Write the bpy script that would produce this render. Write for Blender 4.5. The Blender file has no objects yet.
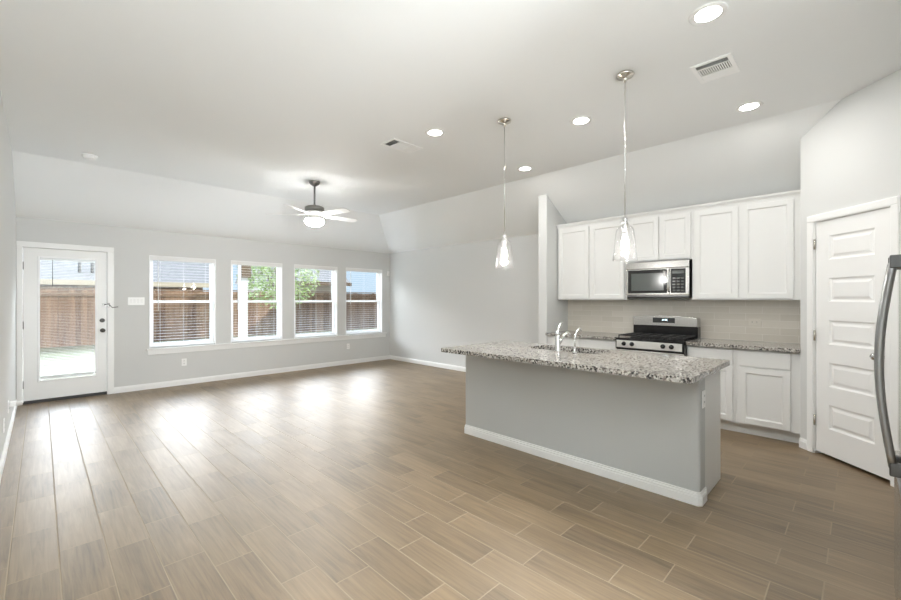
import bpy, bmesh, math, random
from mathutils import Vector, Matrix
sc = bpy.context.scene
random.seed(7)

# ------------------------------------------------------------------ camera, world, sun, big lights, exposure
cd = bpy.data.cameras.new('camera'); cam = bpy.data.objects.new('camera', cd)
sc.collection.objects.link(cam); sc.camera = cam
cam.location = (0, 0, 1.372); cam.rotation_euler = (math.pi/2, 0, -math.pi/4)
cd.sensor_width = 36; cd.lens = 409.5/901*36; cd.clip_start = 0.02; cd.clip_end = 300

sc.view_settings.view_transform = 'Standard'; sc.view_settings.look = 'None'
sc.view_settings.gamma = 1; sc.view_settings.use_curve_mapping = False
sc.view_settings.exposure = 0.82

SKY, NORTH_GLOW = 0.72, 18.5
W = bpy.data.worlds.new('sky'); sc.world = W; W.use_nodes = True
nt = W.node_tree; nt.nodes.clear()
wo = nt.nodes.new('ShaderNodeOutputWorld'); bg = nt.nodes.new('ShaderNodeBackground')
tc = nt.nodes.new('ShaderNodeTexCoord'); sp = nt.nodes.new('ShaderNodeSeparateXYZ')
rp = nt.nodes.new('ShaderNodeValToRGB')
nt.links.new(tc.outputs['Generated'], sp.inputs[0]); nt.links.new(sp.outputs['Z'], rp.inputs[0])
nt.links.new(rp.outputs[0], bg.inputs[0])
e = rp.color_ramp.elements
e[0].position = 0.0; e[0].color = (0.52, 0.66, 0.80, 1)
e[1].position = 1.0; e[1].color = (0.42, 0.58, 0.80, 1)
for p, c in ((0.08, (0.52, 0.68, 0.84, 1)), (0.16, (0.95, 0.98, 1.0, 1)), (0.40, (0.95, 0.97, 1.0, 1)), (0.65, (0.6, 0.72, 0.9, 1))):
    q = e.new(p); q.color = c
def wm(op, a, b):
    n = nt.nodes.new('ShaderNodeMath'); n.operation = op
    for i, q in enumerate((a, b)):
        if isinstance(q, (int, float)): n.inputs[i].default_value = q
        else: nt.links.new(q, n.inputs[i])
    return n.outputs[0]
def wr(src, a, b, lo, hi):
    n = nt.nodes.new('ShaderNodeMapRange'); n.interpolation_type = 'SMOOTHSTEP'; nt.links.new(src, n.inputs[0])
    for k, v in (('From Min', a), ('From Max', b), ('To Min', lo), ('To Max', hi)): n.inputs[k].default_value = v
    return n.outputs[0]
# glow added over the north (+Y) to light the room, clear thin sky elsewhere
north_glow = wm('MULTIPLY', wm('MULTIPLY', wr(sp.outputs['Y'], 0.1, 0.6, 0, 1), wr(sp.outputs['Z'], 0.09, 0.48, 0, 1)), wr(sp.outputs['Z'], 0.6, 0.85, 1, 0.1))
nt.links.new(wm('ADD', SKY, wm('MULTIPLY', north_glow, NORTH_GLOW)), bg.inputs[1]); nt.links.new(bg.outputs[0], wo.inputs[0])

def lamp(name, kind, loc, energy, size=None, rot=(0, 0, 0), color=(1, 1, 1), size_y=None, spread=None):
    l = bpy.data.lights.new(name, kind); o = bpy.data.objects.new(name, l); sc.collection.objects.link(o)
    o.location = loc; o.rotation_euler = rot; l.energy = energy; l.color = color
    if kind == 'AREA':
        l.size = size
        if size_y: l.shape = 'RECTANGLE'; l.size_y = size_y
        else: l.shape = 'DISK'
        if spread: l.spread = spread
    elif kind == 'POINT': l.shadow_soft_size = size
    elif kind == 'SUN': l.angle = size
    return o
sd = Vector((-0.8, 0.6, -0.68))
lamp('sun', 'SUN', (0, -10, 20), 3.2, math.radians(0.6), sd.to_track_quat('-Z', 'Y').to_euler(), (1, .95, .88))
# added fill lamps behind the camera, one aimed up, one towards the windows
lamp('fill_bounce_lamp', 'AREA', (0.6, -2.1, 1.5), 100, 1.4, (math.pi, 0, 0), (.90, .96, 1))
lamp('fill_soft_lamp', 'AREA', (1.42, -1.9, 1.35), 115, .34, Vector((.30, 1, .06)).to_track_quat('-Z', 'Y').to_euler(), (.93, .975, 1), size_y=.9)

cy = sc.cycles
cy.max_bounces = 12; cy.diffuse_bounces = 7; cy.glossy_bounces = 5; cy.transmission_bounces = 8; cy.transparent_max_bounces = 24
cy.caustics_reflective = False; cy.caustics_refractive = False; cy.sample_clamp_indirect = 6.0

# ------------------------------------------------------------------ helpers
class MB:
    def __init__(s, xf=None): s.v = []; s.f = []; s.sm = []; s.xf = xf
    def add(s, vs, fs, smooth=False):
        o = len(s.v)
        if s.xf: vs = [s.xf(*p) for p in vs]
        s.v += [tuple(p) for p in vs]
        for f in fs: s.f.append([i+o for i in f]); s.sm.append(smooth)
        return s
    def box(s, x0, x1, y0, y1, z0, z1):
        x0, x1 = min(x0, x1), max(x0, x1); y0, y1 = min(y0, y1), max(y0, y1); z0, z1 = min(z0, z1), max(z0, z1)
        vs = [(x, y, z) for z in (z0, z1) for (x, y) in ((x0, y0), (x1, y0), (x1, y1), (x0, y1))]
        return s.add(vs, [(3, 2, 1, 0), (4, 5, 6, 7), (0, 1, 5, 4), (1, 2, 6, 5), (2, 3, 7, 6), (3, 0, 4, 7)])
    def poly(s, pts): return s.add(pts, [tuple(range(len(pts)))])
    def prism(s, pts, d):
        n = len(pts); q = [tuple(a+b for a, b in zip(p, d)) for p in pts]
        fs = [tuple(range(n-1, -1, -1)), tuple(range(n, 2*n))] + [(i, (i+1) % n, n+(i+1) % n, n+i) for i in range(n)]
        return s.add(list(pts)+q, fs)
    def lathe(s, prof, c=(0, 0, 0), n=28, axis='z', caps=True):
        vs = []; fs = []
        for (r, h) in prof:
            for k in range(n):
                a = 2*math.pi*k/n; u, w = r*math.cos(a), r*math.sin(a)
                p = {'z': (u, w, h), 'x': (h, u, w), 'y': (w, h, u)}[axis]
                vs.append(tuple(a_+b_ for a_, b_ in zip(p, c)))
        for i in range(len(prof)-1):
            for k in range(n):
                fs.append((i*n+k, i*n+(k+1) % n, (i+1)*n+(k+1) % n, (i+1)*n+k))
        s.add(vs, fs, True)
        if caps:
            o = len(s.v)-len(vs); m = (len(prof)-1)*n
            if prof[0][0] > 1e-6: s.f.append([o+k for k in range(n-1, -1, -1)]); s.sm.append(False)
            if prof[-1][0] > 1e-6: s.f.append([o+m+k for k in range(n)]); s.sm.append(False)
        return s
    def tube(s, path, r, n=12, flat=1.0):
        P = [Vector(p) for p in path]; rs = r if isinstance(r, (list, tuple)) else [r]*len(P)
        up = Vector((0, 0, 1)); vs = []; fs = []; prev = None
        for i, p in enumerate(P):
            t = (P[min(i+1, len(P)-1)]-P[max(i-1, 0)]).normalized()
            if prev is None:
                a = t.cross(up)
                if a.length < 1e-3: a = t.cross(Vector((0, 1, 0)))
            else: a = prev-t*prev.dot(t)
            a.normalize(); b = t.cross(a); prev = a
            for k in range(n):
                q = 2*math.pi*k/n; vs.append(tuple(p+(a*math.cos(q)+b*math.sin(q)*flat)*rs[i]))
        for i in range(len(P)-1):
            for k in range(n): fs.append((i*n+k, i*n+(k+1) % n, (i+1)*n+(k+1) % n, (i+1)*n+k))
        fs.append(tuple(range(n-1, -1, -1))); fs.append(tuple((len(P)-1)*n+k for k in range(n)))
        return s.add(vs, fs, True)
    def rects(s, loops, cap=True):
        """loops: [(x0,x1,z0,z1,depth)] in the local plane (x, depth, z): quads between successive rectangles"""
        vs = []
        for (x0, x1, z0, z1, d) in loops: vs += [(x0, d, z0), (x1, d, z0), (x1, d, z1), (x0, d, z1)]
        fs = []
        for i in range(len(loops)-1):
            for k in range(4): fs.append((4*i+k, 4*i+(k+1) % 4, 4*i+4+(k+1) % 4, 4*i+4+k))
        if cap: m = 4*(len(loops)-1); fs.append((m, m+1, m+2, m+3))
        return s.add(vs, fs)
    def build(s, name, mat, parent=None, bevel=0, seg=2, label=None):
        o3 = Vector((0, 0, 0)); q = parent
        while q: o3 += q.location; q = q.parent
        me = bpy.data.meshes.new(name)
        me.from_pydata([(x-o3.x, y-o3.y, z-o3.z) for x, y, z in s.v], [], s.f)
        me.polygons.foreach_set('use_smooth', s.sm)
        bm = bmesh.new(); bm.from_mesh(me); bmesh.ops.recalc_face_normals(bm, faces=bm.faces); bm.to_mesh(me); bm.free()
        me.materials.append(mat); me.update()
        ob = bpy.data.objects.new(name, me); sc.collection.objects.link(ob)
        if parent: ob.parent = parent
        if bevel:
            b = ob.modifiers.new('bevel', 'BEVEL'); b.width = bevel; b.segments = seg; b.limit_method = 'ANGLE'; b.angle_limit = math.radians(40)
        if label: ob['label'] = label
        return ob

def thing(name, label, cat, loc=(0, 0, 0), group=None):
    o = bpy.data.objects.new(name, None); sc.collection.objects.link(o); o.location = loc
    o.empty_display_size = .1
    return tag(o, label, cat, group)
def tag(o, label, cat, group=None, kind=None):
    o['label'] = label; o['category'] = cat
    if group: o['group'] = group
    if kind: o['kind'] = kind
    return o
def struct(o, label=None, cat=None):
    o['kind'] = 'structure'
    if label: o['label'] = label
    if cat: o['category'] = cat
    return o
def dup(root, loc, label=None):
    r = root.copy(); sc.collection.objects.link(r); r.location = loc
    if label: r['label'] = label
    for ch in list(root.children):
        c = ch.copy(); sc.collection.objects.link(c); c.parent = r
        for g in list(ch.children):
            d = g.copy(); sc.collection.objects.link(d); d.parent = c
    return r

# ------------------------------------------------------------------ materials
def new_mat(name):
    m = bpy.data.materials.new(name); m.use_nodes = True
    return m, m.node_tree, m.node_tree.nodes['Principled BSDF']
def pbr(name, col, rough=.5, metal=0, bump=0, bscale=300, spec=.5, coat=0, var=0, vscale=3):
    m, t, b = new_mat(name)
    b.inputs['Base Color'].default_value = (*col, 1); b.inputs['Roughness'].default_value = rough
    b.inputs['Metallic'].default_value = metal; b.inputs['Specular IOR Level'].default_value = spec
    b.inputs['Coat Weight'].default_value = coat
    g = t.nodes.new('ShaderNodeTexCoord')
    if bump:
        n = t.nodes.new('ShaderNodeTexNoise'); n.inputs['Scale'].default_value = bscale; n.inputs['Detail'].default_value = 2
        bp = t.nodes.new('ShaderNodeBump'); bp.inputs['Strength'].default_value = bump; bp.inputs['Distance'].default_value = .002
        t.links.new(g.outputs['Object'], n.inputs['Vector']); t.links.new(n.outputs[0], bp.inputs['Height']); t.links.new(bp.outputs[0], b.inputs['Normal'])
    if var:
        n = t.nodes.new('ShaderNodeTexNoise'); n.inputs['Scale'].default_value = vscale
        r = t.nodes.new('ShaderNodeValToRGB')
        r.color_ramp.elements[0].position = .3; r.color_ramp.elements[1].position = .7
        r.color_ramp.elements[0].color = (*[c*(1-var) for c in col], 1); r.color_ramp.elements[1].color = (*[min(1, c*(1+var)) for c in col], 1)
        t.links.new(g.outputs['Object'], n.inputs['Vector']); t.links.new(n.outputs[0], r.inputs[0]); t.links.new(r.outputs[0], b.inputs['Base Color'])
    return m
def emit(name, col, s):
    m, t, b = new_mat(name); b.inputs['Base Color'].default_value = (*col, 1)
    b.inputs['Emission Color'].default_value = (*col, 1); b.inputs['Emission Strength'].default_value = s
    return m
def nd(t, kind, **kw):
    n = t.nodes.new(kind)
    for k, v in kw.items(): setattr(n, k, v)
    return n
def mth(t, op, a, b=None, c=None):
    n = t.nodes.new('ShaderNodeMath'); n.operation = op
    for i, q in enumerate((a, b, c)):
        if q is None: continue
        if isinstance(q, (int, float)): n.inputs[i].default_value = q
        else: t.links.new(q, n.inputs[i])
    return n.outputs[0]

M = {}
M['wall'] = pbr('wall_paint', (.64, .645, .635), .75, bump=.15, bscale=220)
M['ceil'] = pbr('ceiling_paint', (.85, .86, .855), .85, bump=.2, bscale=120)
M['trim'] = pbr('trim_white', (.84, .84, .83), .35)
M['cab'] = pbr('cabinet_white', (.74, .74, .725), .38)
M['island'] = pbr('island_grey_paint', (.52, .53, .525), .55, bump=.1, bscale=220)
M['vinyl'] = pbr('window_vinyl', (.88, .88, .88), .4)
M['blind'] = pbr('blind_white', (.80, .80, .79), .8, spec=.1)
M['plastic'] = pbr('plate_white', (.90, .90, .89), .3)
M['almond'] = pbr('plate_almond', (.66, .62, .55), .3)
M['slot'] = pbr('slot_dark', (.08, .08, .08), .6)
M['steel'] = pbr('stainless', (.62, .61, .59), .26, 1)
M['steel_d'] = pbr('stainless_dark', (.30, .30, .30), .32, 1)
M['steel_l'] = pbr('stainless_light', (.78, .77, .75), .38, .55)
M['satin'] = pbr('pendant_nickel', (.62, .59, .53), .22, 1)
M['mount'] = pbr('dark_mount', (.12, .12, .12), .35, 1)
M['nickel'] = pbr('brushed_nickel', (.26, .255, .245), .3, 1)
M['chrome'] = pbr('chrome', (.75, .75, .75), .08, 1)
M['black'] = pbr('black_enamel', (.012, .012, .013), .18)
M['iron'] = pbr('cast_iron', (.02, .02, .02), .55)
M['bglass'] = pbr('black_glass', (.015, .016, .017), .06, spec=.8)
M['ovglass'] = pbr('microwave_window', (.09, .10, .095), .15, spec=.8)
M['rubber'] = pbr('rubber', (.05, .05, .05), .7)
M['lit'] = emit('lamp_glow', (1, .97, .92), 12)
M['bulb'] = emit('bulb_glow', (1, .95, .88), 8)
M['bowl'] = emit('fan_bowl_glow', (1, .995, .985), 85)
M['digit'] = emit('display_digits', (.75, .95, 1), 3)
M['badge'] = pbr('badge_silver', (.75, .75, .75), .2, 1)
M['lockmetal'] = pbr('satin_nickel', (.10, .098, .095), .45, 1)
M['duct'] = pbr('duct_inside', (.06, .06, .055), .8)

def glass_mat(name, tint=(1, 1, 1), refl=.08, milk=0):
    m, t, b = new_mat(name); t.nodes.remove(b)
    o = t.nodes['Material Output']; mx = nd(t, 'ShaderNodeMixShader'); tr = nd(t, 'ShaderNodeBsdfTransparent'); gl = nd(t, 'ShaderNodeBsdfGlossy')
    fr = nd(t, 'ShaderNodeLayerWeight'); p5 = mth(t, 'POWER', fr.outputs['Facing'], 5)
    tr.inputs[0].default_value = (*tint, 1); gl.inputs['Roughness'].default_value = .02
    t.links.new(mth(t, 'MULTIPLY', mth(t, 'ADD', .05, mth(t, 'MULTIPLY', p5, .9)), refl), mx.inputs[0]); t.links.new(tr.outputs[0], mx.inputs[1]); t.links.new(gl.outputs[0], mx.inputs[2])
    out = mx.outputs[0]
    if milk:                                # faintly seeded glass that catches the bulb's light
        ad = nd(t, 'ShaderNodeMixShader'); tl = nd(t, 'ShaderNodeBsdfTranslucent'); ad.inputs[0].default_value = milk
        tl.inputs[0].default_value = (.95, .95, .95, 1)
        t.links.new(out, ad.inputs[1]); t.links.new(tl.outputs[0], ad.inputs[2]); out = ad.outputs[0]
    t.links.new(out, o.inputs['Surface']); return m
M['pane'] = glass_mat('window_glass', (.97, .98, .98), .7)
M['shade'] = glass_mat('clear_glass', (1, 1, 1), 1.6, .0035)

def floor_mat():
    m, t, b = new_mat('wood_look_tile')
    g = nd(t, 'ShaderNodeNewGeometry'); s = nd(t, 'ShaderNodeSeparateXYZ'); t.links.new(g.outputs['Position'], s.inputs[0])
    X, Y = s.outputs['X'], s.outputs['Y']
    u = mth(t, 'DIVIDE', mth(t, 'ADD', X, .119), .188); row = mth(t, 'FLOOR', u)
    par = mth(t, 'MODULO', mth(t, 'ADD', row, 100), 2)
    v = mth(t, 'DIVIDE', mth(t, 'SUBTRACT', mth(t, 'SUBTRACT', Y, 3.459), mth(t, 'MULTIPLY', par, .187)), .556)
    br = mth(t, 'FLOOR', v)
    fu = mth(t, 'FRACT', u); fv = mth(t, 'FRACT', v)
    du = mth(t, 'MULTIPLY', mth(t, 'MINIMUM', fu, mth(t, 'SUBTRACT', 1, fu)), .188)
    dv = mth(t, 'MULTIPLY', mth(t, 'MINIMUM', fv, mth(t, 'SUBTRACT', 1, fv)), .556)
    dm = mth(t, 'MINIMUM', du, dv)
    gr = nd(t, 'ShaderNodeMapRange'); gr.inputs['From Min'].default_value = .0021; gr.inputs['From Max'].default_value = .0034
    t.links.new(dm, gr.inputs[0])          # 0 in the grout, 1 on the tile
    cb = nd(t, 'ShaderNodeCombineXYZ'); t.links.new(row, cb.inputs[0]); t.links.new(br, cb.inputs[1])
    wn = nd(t, 'ShaderNodeTexWhiteNoise'); wn.noise_dimensions = '2D'; t.links.new(cb.outputs[0], wn.inputs['Vector'])
    off = mth(t, 'MULTIPLY', wn.outputs['Value'], 37)
    cv = nd(t, 'ShaderNodeCombineXYZ'); t.links.new(mth(t, 'ADD', mth(t, 'MULTIPLY', X, 42), off), cv.inputs[0])
    t.links.new(mth(t, 'MULTIPLY', Y, 2.2), cv.inputs[1]); t.links.new(off, cv.inputs[2])
    n1 = nd(t, 'ShaderNodeTexNoise'); n1.inputs['Scale'].default_value = 1; n1.inputs['Detail'].default_value = 7; n1.inputs['Roughness'].default_value = .62; n1.inputs['Distortion'].default_value = .8
    t.links.new(cv.outputs[0], n1.inputs['Vector'])
    cv2 = nd(t, 'ShaderNodeCombineXYZ'); t.links.new(mth(t, 'ADD', mth(t, 'MULTIPLY', X, 5), off), cv2.inputs[0])
    t.links.new(mth(t, 'MULTIPLY', Y, 1.6), cv2.inputs[1]); t.links.new(off, cv2.inputs[2])
    n2 = nd(t, 'ShaderNodeTexNoise'); n2.inputs['Scale'].default_value = 1; n2.inputs['Detail'].default_value = 3; t.links.new(cv2.outputs[0], n2.inputs['Vector'])
    val = mth(t, 'ADD', mth(t, 'ADD', mth(t, 'MULTIPLY', n1.outputs[0], .55), mth(t, 'MULTIPLY', n2.outputs[0], .38)), mth(t, 'ADD', mth(t, 'MULTIPLY', wn.outputs['Value'], .11), .03))
    r = nd(t, 'ShaderNodeValToRGB'); ee = r.color_ramp.elements
    ee[0].position = .34; ee[0].color = (.088, .058, .029, 1); ee[1].position = .76; ee[1].color = (.285, .200, .114, 1)
    q = ee.new(.52); q.color = (.180, .124, .067, 1)
    t.links.new(val, r.inputs[0])
    mx = nd(t, 'ShaderNodeMix'); mx.data_type = 'RGBA'
    t.links.new(gr.outputs[0], mx.inputs['Factor']); mx.inputs['A'].default_value = (.36, .30, .225, 1); t.links.new(r.outputs[0], mx.inputs['B'])
    t.links.new(mx.outputs['Result'], b.inputs['Base Color'])
    rr = nd(t, 'ShaderNodeMapRange'); rr.inputs['To Min'].default_value = .85; rr.inputs['To Max'].default_value = .44
    t.links.new(gr.outputs[0], rr.inputs[0]); t.links.new(rr.outputs[0], b.inputs['Roughness'])
    b.inputs['IOR'].default_value = 1.8
    t.links.new(mth(t, 'MULTIPLY', gr.outputs[0], .5), b.inputs['Specular IOR Level'])
    bp = nd(t, 'ShaderNodeBump'); bp.inputs['Distance'].default_value = .0022; bp.inputs['Strength'].default_value = .5
    t.links.new(mth(t, 'ADD', gr.outputs[0], mth(t, 'MULTIPLY', n1.outputs[0], .12)), bp.inputs['Height']); t.links.new(bp.outputs[0], b.inputs['Normal'])
    return m
M['floor'] = floor_mat()

def granite():
    m, t, b = new_mat('speckled_granite')
    g = nd(t, 'ShaderNodeNewGeometry')
    v1 = nd(t, 'ShaderNodeTexVoronoi'); v1.inputs['Scale'].default_value = 90; t.links.new(g.outputs['Position'], v1.inputs['Vector'])
    s1 = nd(t, 'ShaderNodeSeparateColor'); t.links.new(v1.outputs['Color'], s1.inputs[0])
    n1 = nd(t, 'ShaderNodeTexNoise'); n1.inputs['Scale'].default_value = 14; n1.inputs['Detail'].default_value = 4; t.links.new(g.outputs['Position'], n1.inputs['Vector'])
    k = mth(t, 'ADD', mth(t, 'MULTIPLY', s1.outputs[0], .8), mth(t, 'MULTIPLY', mth(t, 'SUBTRACT', n1.outputs[0], .5), .3))
    r = nd(t, 'ShaderNodeValToRGB'); r.color_ramp.interpolation = 'CONSTANT'; ee = r.color_ramp.elements
    ee[0].position = 0; ee[0].color = (.03, .028, .026, 1); ee[1].position = .12; ee[1].color = (.15, .135, .12, 1)
    for p, c in ((.28, (.29, .265, .24, 1)), (.42, (.42, .40, .37, 1)), (.68, (.56, .54, .50, 1))):
        q = ee.new(p); q.color = c
    t.links.new(k, r.inputs[0]); t.links.new(r.outputs[0], b.inputs['Base Color'])
    b.inputs['Roughness'].default_value = .1; b.inputs['IOR'].default_value = 1.55
    return m
M['granite'] = granite()

def tile_mat():
    m, t, b = new_mat('subway_tile')
    g = nd(t, 'ShaderNodeNewGeometry'); s = nd(t, 'ShaderNodeSeparateXYZ'); t.links.new(g.outputs['Position'], s.inputs[0])
    c = nd(t, 'ShaderNodeCombineXYZ'); t.links.new(s.outputs['Y'], c.inputs[0]); t.links.new(mth(t, 'SUBTRACT', s.outputs['Z'], .918), c.inputs[1])
    bk = nd(t, 'ShaderNodeTexBrick'); t.links.new(c.outputs[0], bk.inputs['Vector'])
    bk.inputs['Scale'].default_value = 1; bk.inputs['Brick Width'].default_value = .305; bk.inputs['Row Height'].default_value = .0755
    bk.inputs['Mortar Size'].default_value = .0016; bk.inputs['Mortar Smooth'].default_value = .3
    bk.inputs['Color1'].default_value = (.62, .58, .51, 1); bk.inputs['Color2'].default_value = (.69, .65, .58, 1); bk.inputs['Mortar'].default_value = (.80, .77, .72, 1)
    t.links.new(bk.outputs[0], b.inputs['Base Color']); b.inputs['Roughness'].default_value = .09
    n = nd(t, 'ShaderNodeTexNoise'); n.inputs['Scale'].default_value = 9; t.links.new(g.outputs['Position'], n.inputs['Vector'])
    h = mth(t, 'SUBTRACT', mth(t, 'MULTIPLY', n.outputs[0], 1.2), bk.outputs['Fac'])
    bp = nd(t, 'ShaderNodeBump'); bp.inputs['Strength'].default_value = .5; bp.inputs['Distance'].default_value = .002
    t.links.new(h, bp.inputs['Height']); t.links.new(bp.outputs[0], b.inputs['Normal'])
    return m
M['tile'] = tile_mat()

def wood_fence():
    m, t, b = new_mat('cedar_pickets')
    g = nd(t, 'ShaderNodeNewGeometry'); s = nd(t, 'ShaderNodeSeparateXYZ'); t.links.new(g.outputs['Position'], s.inputs[0])
    k = mth(t, 'FLOOR', mth(t, 'DIVIDE', mth(t, 'ADD', s.outputs['X'], s.outputs['Y']), .14))
    wn = nd(t, 'ShaderNodeTexWhiteNoise'); wn.noise_dimensions = '1D'; t.links.new(k, wn.inputs['W'])
    cv = nd(t, 'ShaderNodeCombineXYZ'); t.links.new(mth(t, 'MULTIPLY', s.outputs['X'], 20), cv.inputs[0]); t.links.new(mth(t, 'MULTIPLY', s.outputs['Z'], 1.5), cv.inputs[2])
    n = nd(t, 'ShaderNodeTexNoise'); n.inputs['Scale'].default_value = 1; t.links.new(cv.outputs[0], n.inputs['Vector'])
    r = nd(t, 'ShaderNodeValToRGB'); ee = r.color_ramp.elements
    ee[0].position = .2; ee[0].color = (.13, .070, .043, 1); ee[1].position = .85; ee[1].color = (.37, .235, .15, 1)
    t.links.new(mth(t, 'ADD', mth(t, 'MULTIPLY', n.outputs[0], .6), mth(t, 'MULTIPLY', wn.outputs['Value'], .4)), r.inputs[0])
    t.links.new(r.outputs[0], b.inputs['Base Color']); b.inputs['Roughness'].default_value = .85
    return m
M['fence'] = wood_fence()
M['fence_d'] = pbr('fence_rail', (.22, .14, .09), .85, var=.2)
M['lawn'] = pbr('lawn_grass', (.13, .135, .075), .95, var=.3, vscale=2.5)
M['shingle'] = pbr('pale_shingles', (.17, .17, .175), .9, var=.12, vscale=6)
M['siding'] = pbr('pale_siding', (.62, .58, .50), .8)
M['fascia'] = pbr('fascia', (.48, .45, .36), .7)
M['brickwall'] = pbr('neighbour_brick', (.17, .13, .09), .9, var=.3, vscale=8)
M['leaf'] = pbr('leaves', (.26, .36, .12), .6, var=.35, vscale=5)
M['bark'] = pbr('bark', (.16, .11, .08), .9)
M['post'] = pbr('post_white', (.45, .45, .44), .6)
M['beamwood'] = pbr('dark_beam', (.11, .075, .045), .8)

# ------------------------------------------------------------------ room constants
XL, XR, YW = -.23, 5.74, 7.742
HT, HF, RUN = 2.453, 3.05, 1.01
XK, XU, XB = 5.644, 5.328, 5.034            # kitchen wall, upper cabinet fronts, base cabinet fronts
PC = 4.621                                  # pantry wall: y = x - PC
YP = .393; XP = 5.014                       # pantry corner
PE = (4.33, 4.33-PC)                        # far end of the pantry wall
YB, YBB, XBB = -.98, -3.2, 1.55             # walls behind the camera
WY0, WY1, WX = 3.123, 3.263, 5.04           # kitchen wing wall

# ------------------------------------------------------------------ structure
fl = MB(); fl.prism([(XL-.1, YBB-.1, -.06), (XR+.15, YBB-.1, -.06), (XR+.15, YW+.14, -.06), (XL-.1, YW+.14, -.06)], (0, 0, .06))
struct(fl.build('floor', M['floor']))
# ceiling: flat field, slope over the windows, slope over the kitchen side
ce = MB(); xh, yh = XR-RUN, YW-RUN
ce.poly([(XL-.1, YBB-.1, HF), (xh, YBB-.1, HF), (xh, yh, HF), (XL-.1, yh, HF)])
e_ = .10; zs = HT-e_*(HF-HT)/RUN
ce.poly([(xh, YBB-.1, HF), (XR+e_, YBB-.1, zs), (XR+e_, YW+e_, zs), (xh, yh, HF)])
ce.poly([(XL-.1, yh, HF), (xh, yh, HF), (XR+e_, YW+e_, zs), (XL-.1, YW+e_, zs)])
ceil = struct(ce.build('ceiling', M['ceil']))
so = ceil.modifiers.new('thick', 'SOLIDIFY'); so.thickness = .12; so.offset = 1
# orient faces downwards so that the thickness goes up
for p in ceil.data.polygons: pass
bm = bmesh.new(); bm.from_mesh(ceil.data)
for f in bm.faces:
    if f.normal.z < 0: f.normal_flip()
bm.to_mesh(ceil.data); bm.free()

# window wall with openings (door 1 + four windows)
DX0, DX1, DH = -.165, .675, 2.062           # door slab
openings = [(DX0-.02, DX1+.02, 0.0, DH+.015)]
WIN = [(1.179, 2.102), (2.335, 3.237), (3.464, 4.395), (4.589, 5.532)]
WB, WT = .624, 2.065
openings += [(a, b, WB, WT) for a, b in WIN]
ww = MB(); x = XL-.1
for a, b, z0, z1 in openings:
    ww.box(x, a, YW, YW+.14, 0, HT+.0); 
    if z0 > 0: ww.box(a, b, YW, YW+.14, 0, z0)
    ww.box(a, b, YW, YW+.14, z1, HT); x = b
ww.box(x, XR+.1, YW, YW+.14, 0, HT)
struct(ww.build('wall_window', M['wall']))
struct(MB().box(XL-.1, XL, YBB, YW+.14, 0, HF).build('wall_left', M['wall']))
struct(MB().box(XR, XR+.1, WY1-.05, YW+.02, 0, HT).build('wall_right', M['wall']))
struct(MB().box(XK, XR+.1, -.98, WY1-.05, 0, HT+.055).build('wall_kitchen', M['wall']))
zt = HT+(HF-HT)*(XR-WX)/RUN
w = MB().prism([(WX, WY0, 0), (XR, WY0, 0), (XR, WY0, HT), (WX, WY0, zt)], (0, WY1-WY0, 0))
struct(w.build('wall_wing', M['wall'], bevel=.012, seg=3))
# pantry walls: short return beside the cabinets, the diagonal wall with the door hole, the far return
PD0, PD1 = (4.906, .285), (4.458, -.163)
S2 = math.sqrt(.5)
def dg(s, n, z):                            # s along the pantry wall from its kitchen corner, n out of the wall (towards the room)
    return (XP-s*S2-n*S2, YP-s*S2+n*S2, z)
def pant_z(s): return 3.06
SD0 = (XP-PD0[0])/S2; SD1 = (XP-PD1[0])/S2; SEND = (XP-PE[0])/S2
pw = MB(dg)
pw.box(0.0, SD0-.015, -.1, 0, 0, HF); pw.box(SD1+.015, SEND, -.1, 0, 0, HF); pw.box(SD0-.015, SD1+.015, -.1, 0, 2.075, HF)
struct(pw.build('wall_pantry', M['wall']))
struct(MB().prism([(XP, YP, 0), (XK+.02, YP, 0), (XK+.02, YP-.1, 0), (XP+.042-.1, YP-.1, 0)], (0, 0, HF)).build('wall_return', M['wall']))
struct(MB().box(PE[0]+.0, PE[0]+.1, YB, PE[1]-.0, 0, HF).build('wall_recess', M['wall']))
struct(MB().box(XBB, XR+.1, YB-.1, YB, 0, HF).build('wall_back', M['wall']))
struct(MB().box(XBB, XBB+.1, YBB, YB-.1, 0, HF).build('wall_hall', M['wall']))
struct(MB().box(XL-.1, XBB+.1, YBB-.1, YBB, 0, HF).build('wall_rear', M['wall']))

def bb_run(name, p0, p1, nrm, h=.09, t=.014):
    """baseboard from p0 to p1 with a stepped top, on the side nrm of the wall"""
    (x0, y0), (x1, y1) = p0, p1; nx, ny = nrm
    prof = [(0, 0), (t, 0), (t, h*.70), (t*.75, h*.74), (t*.75, h*.86), (t*.35, h*.93), (t*.35, h), (0, h)]
    m = MB(); m.prism([(x0+nx*a, y0+ny*a, b) for a, b in prof], (x1-x0, y1-y0, 0))
    return struct(m.build(name, M['trim']))
CAS = .062
bb_run('baseboard_window', (DX1+.02+CAS, YW), (XR, YW), (0, -1))
bb_run('baseboard_right', (XR, WY1), (XR, YW), (-1, 0))
bb_run('baseboard_left', (XL, YBB), (XL, YW), (1, 0))
a0 = dg(0, 0, 0); a1 = dg(SD0-CAS-.012, 0, 0); bb_run('baseboard_pantry', a0[:2], a1[:2], (-S2, S2))
bb_run('baseboard_wing', (WX, WY0), (WX, WY1), (-1, 0))

# window stool + apron, one run under the four windows
struct(MB().box(1.139, 5.64, YW-.035, YW+.06, .600, .6225).build('trim_1', M['trim'], bevel=.005))
struct(MB().box(1.16, 5.62, YW-.014, YW, .525, .600).build('trim_2', M['trim'], bevel=.003))
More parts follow.
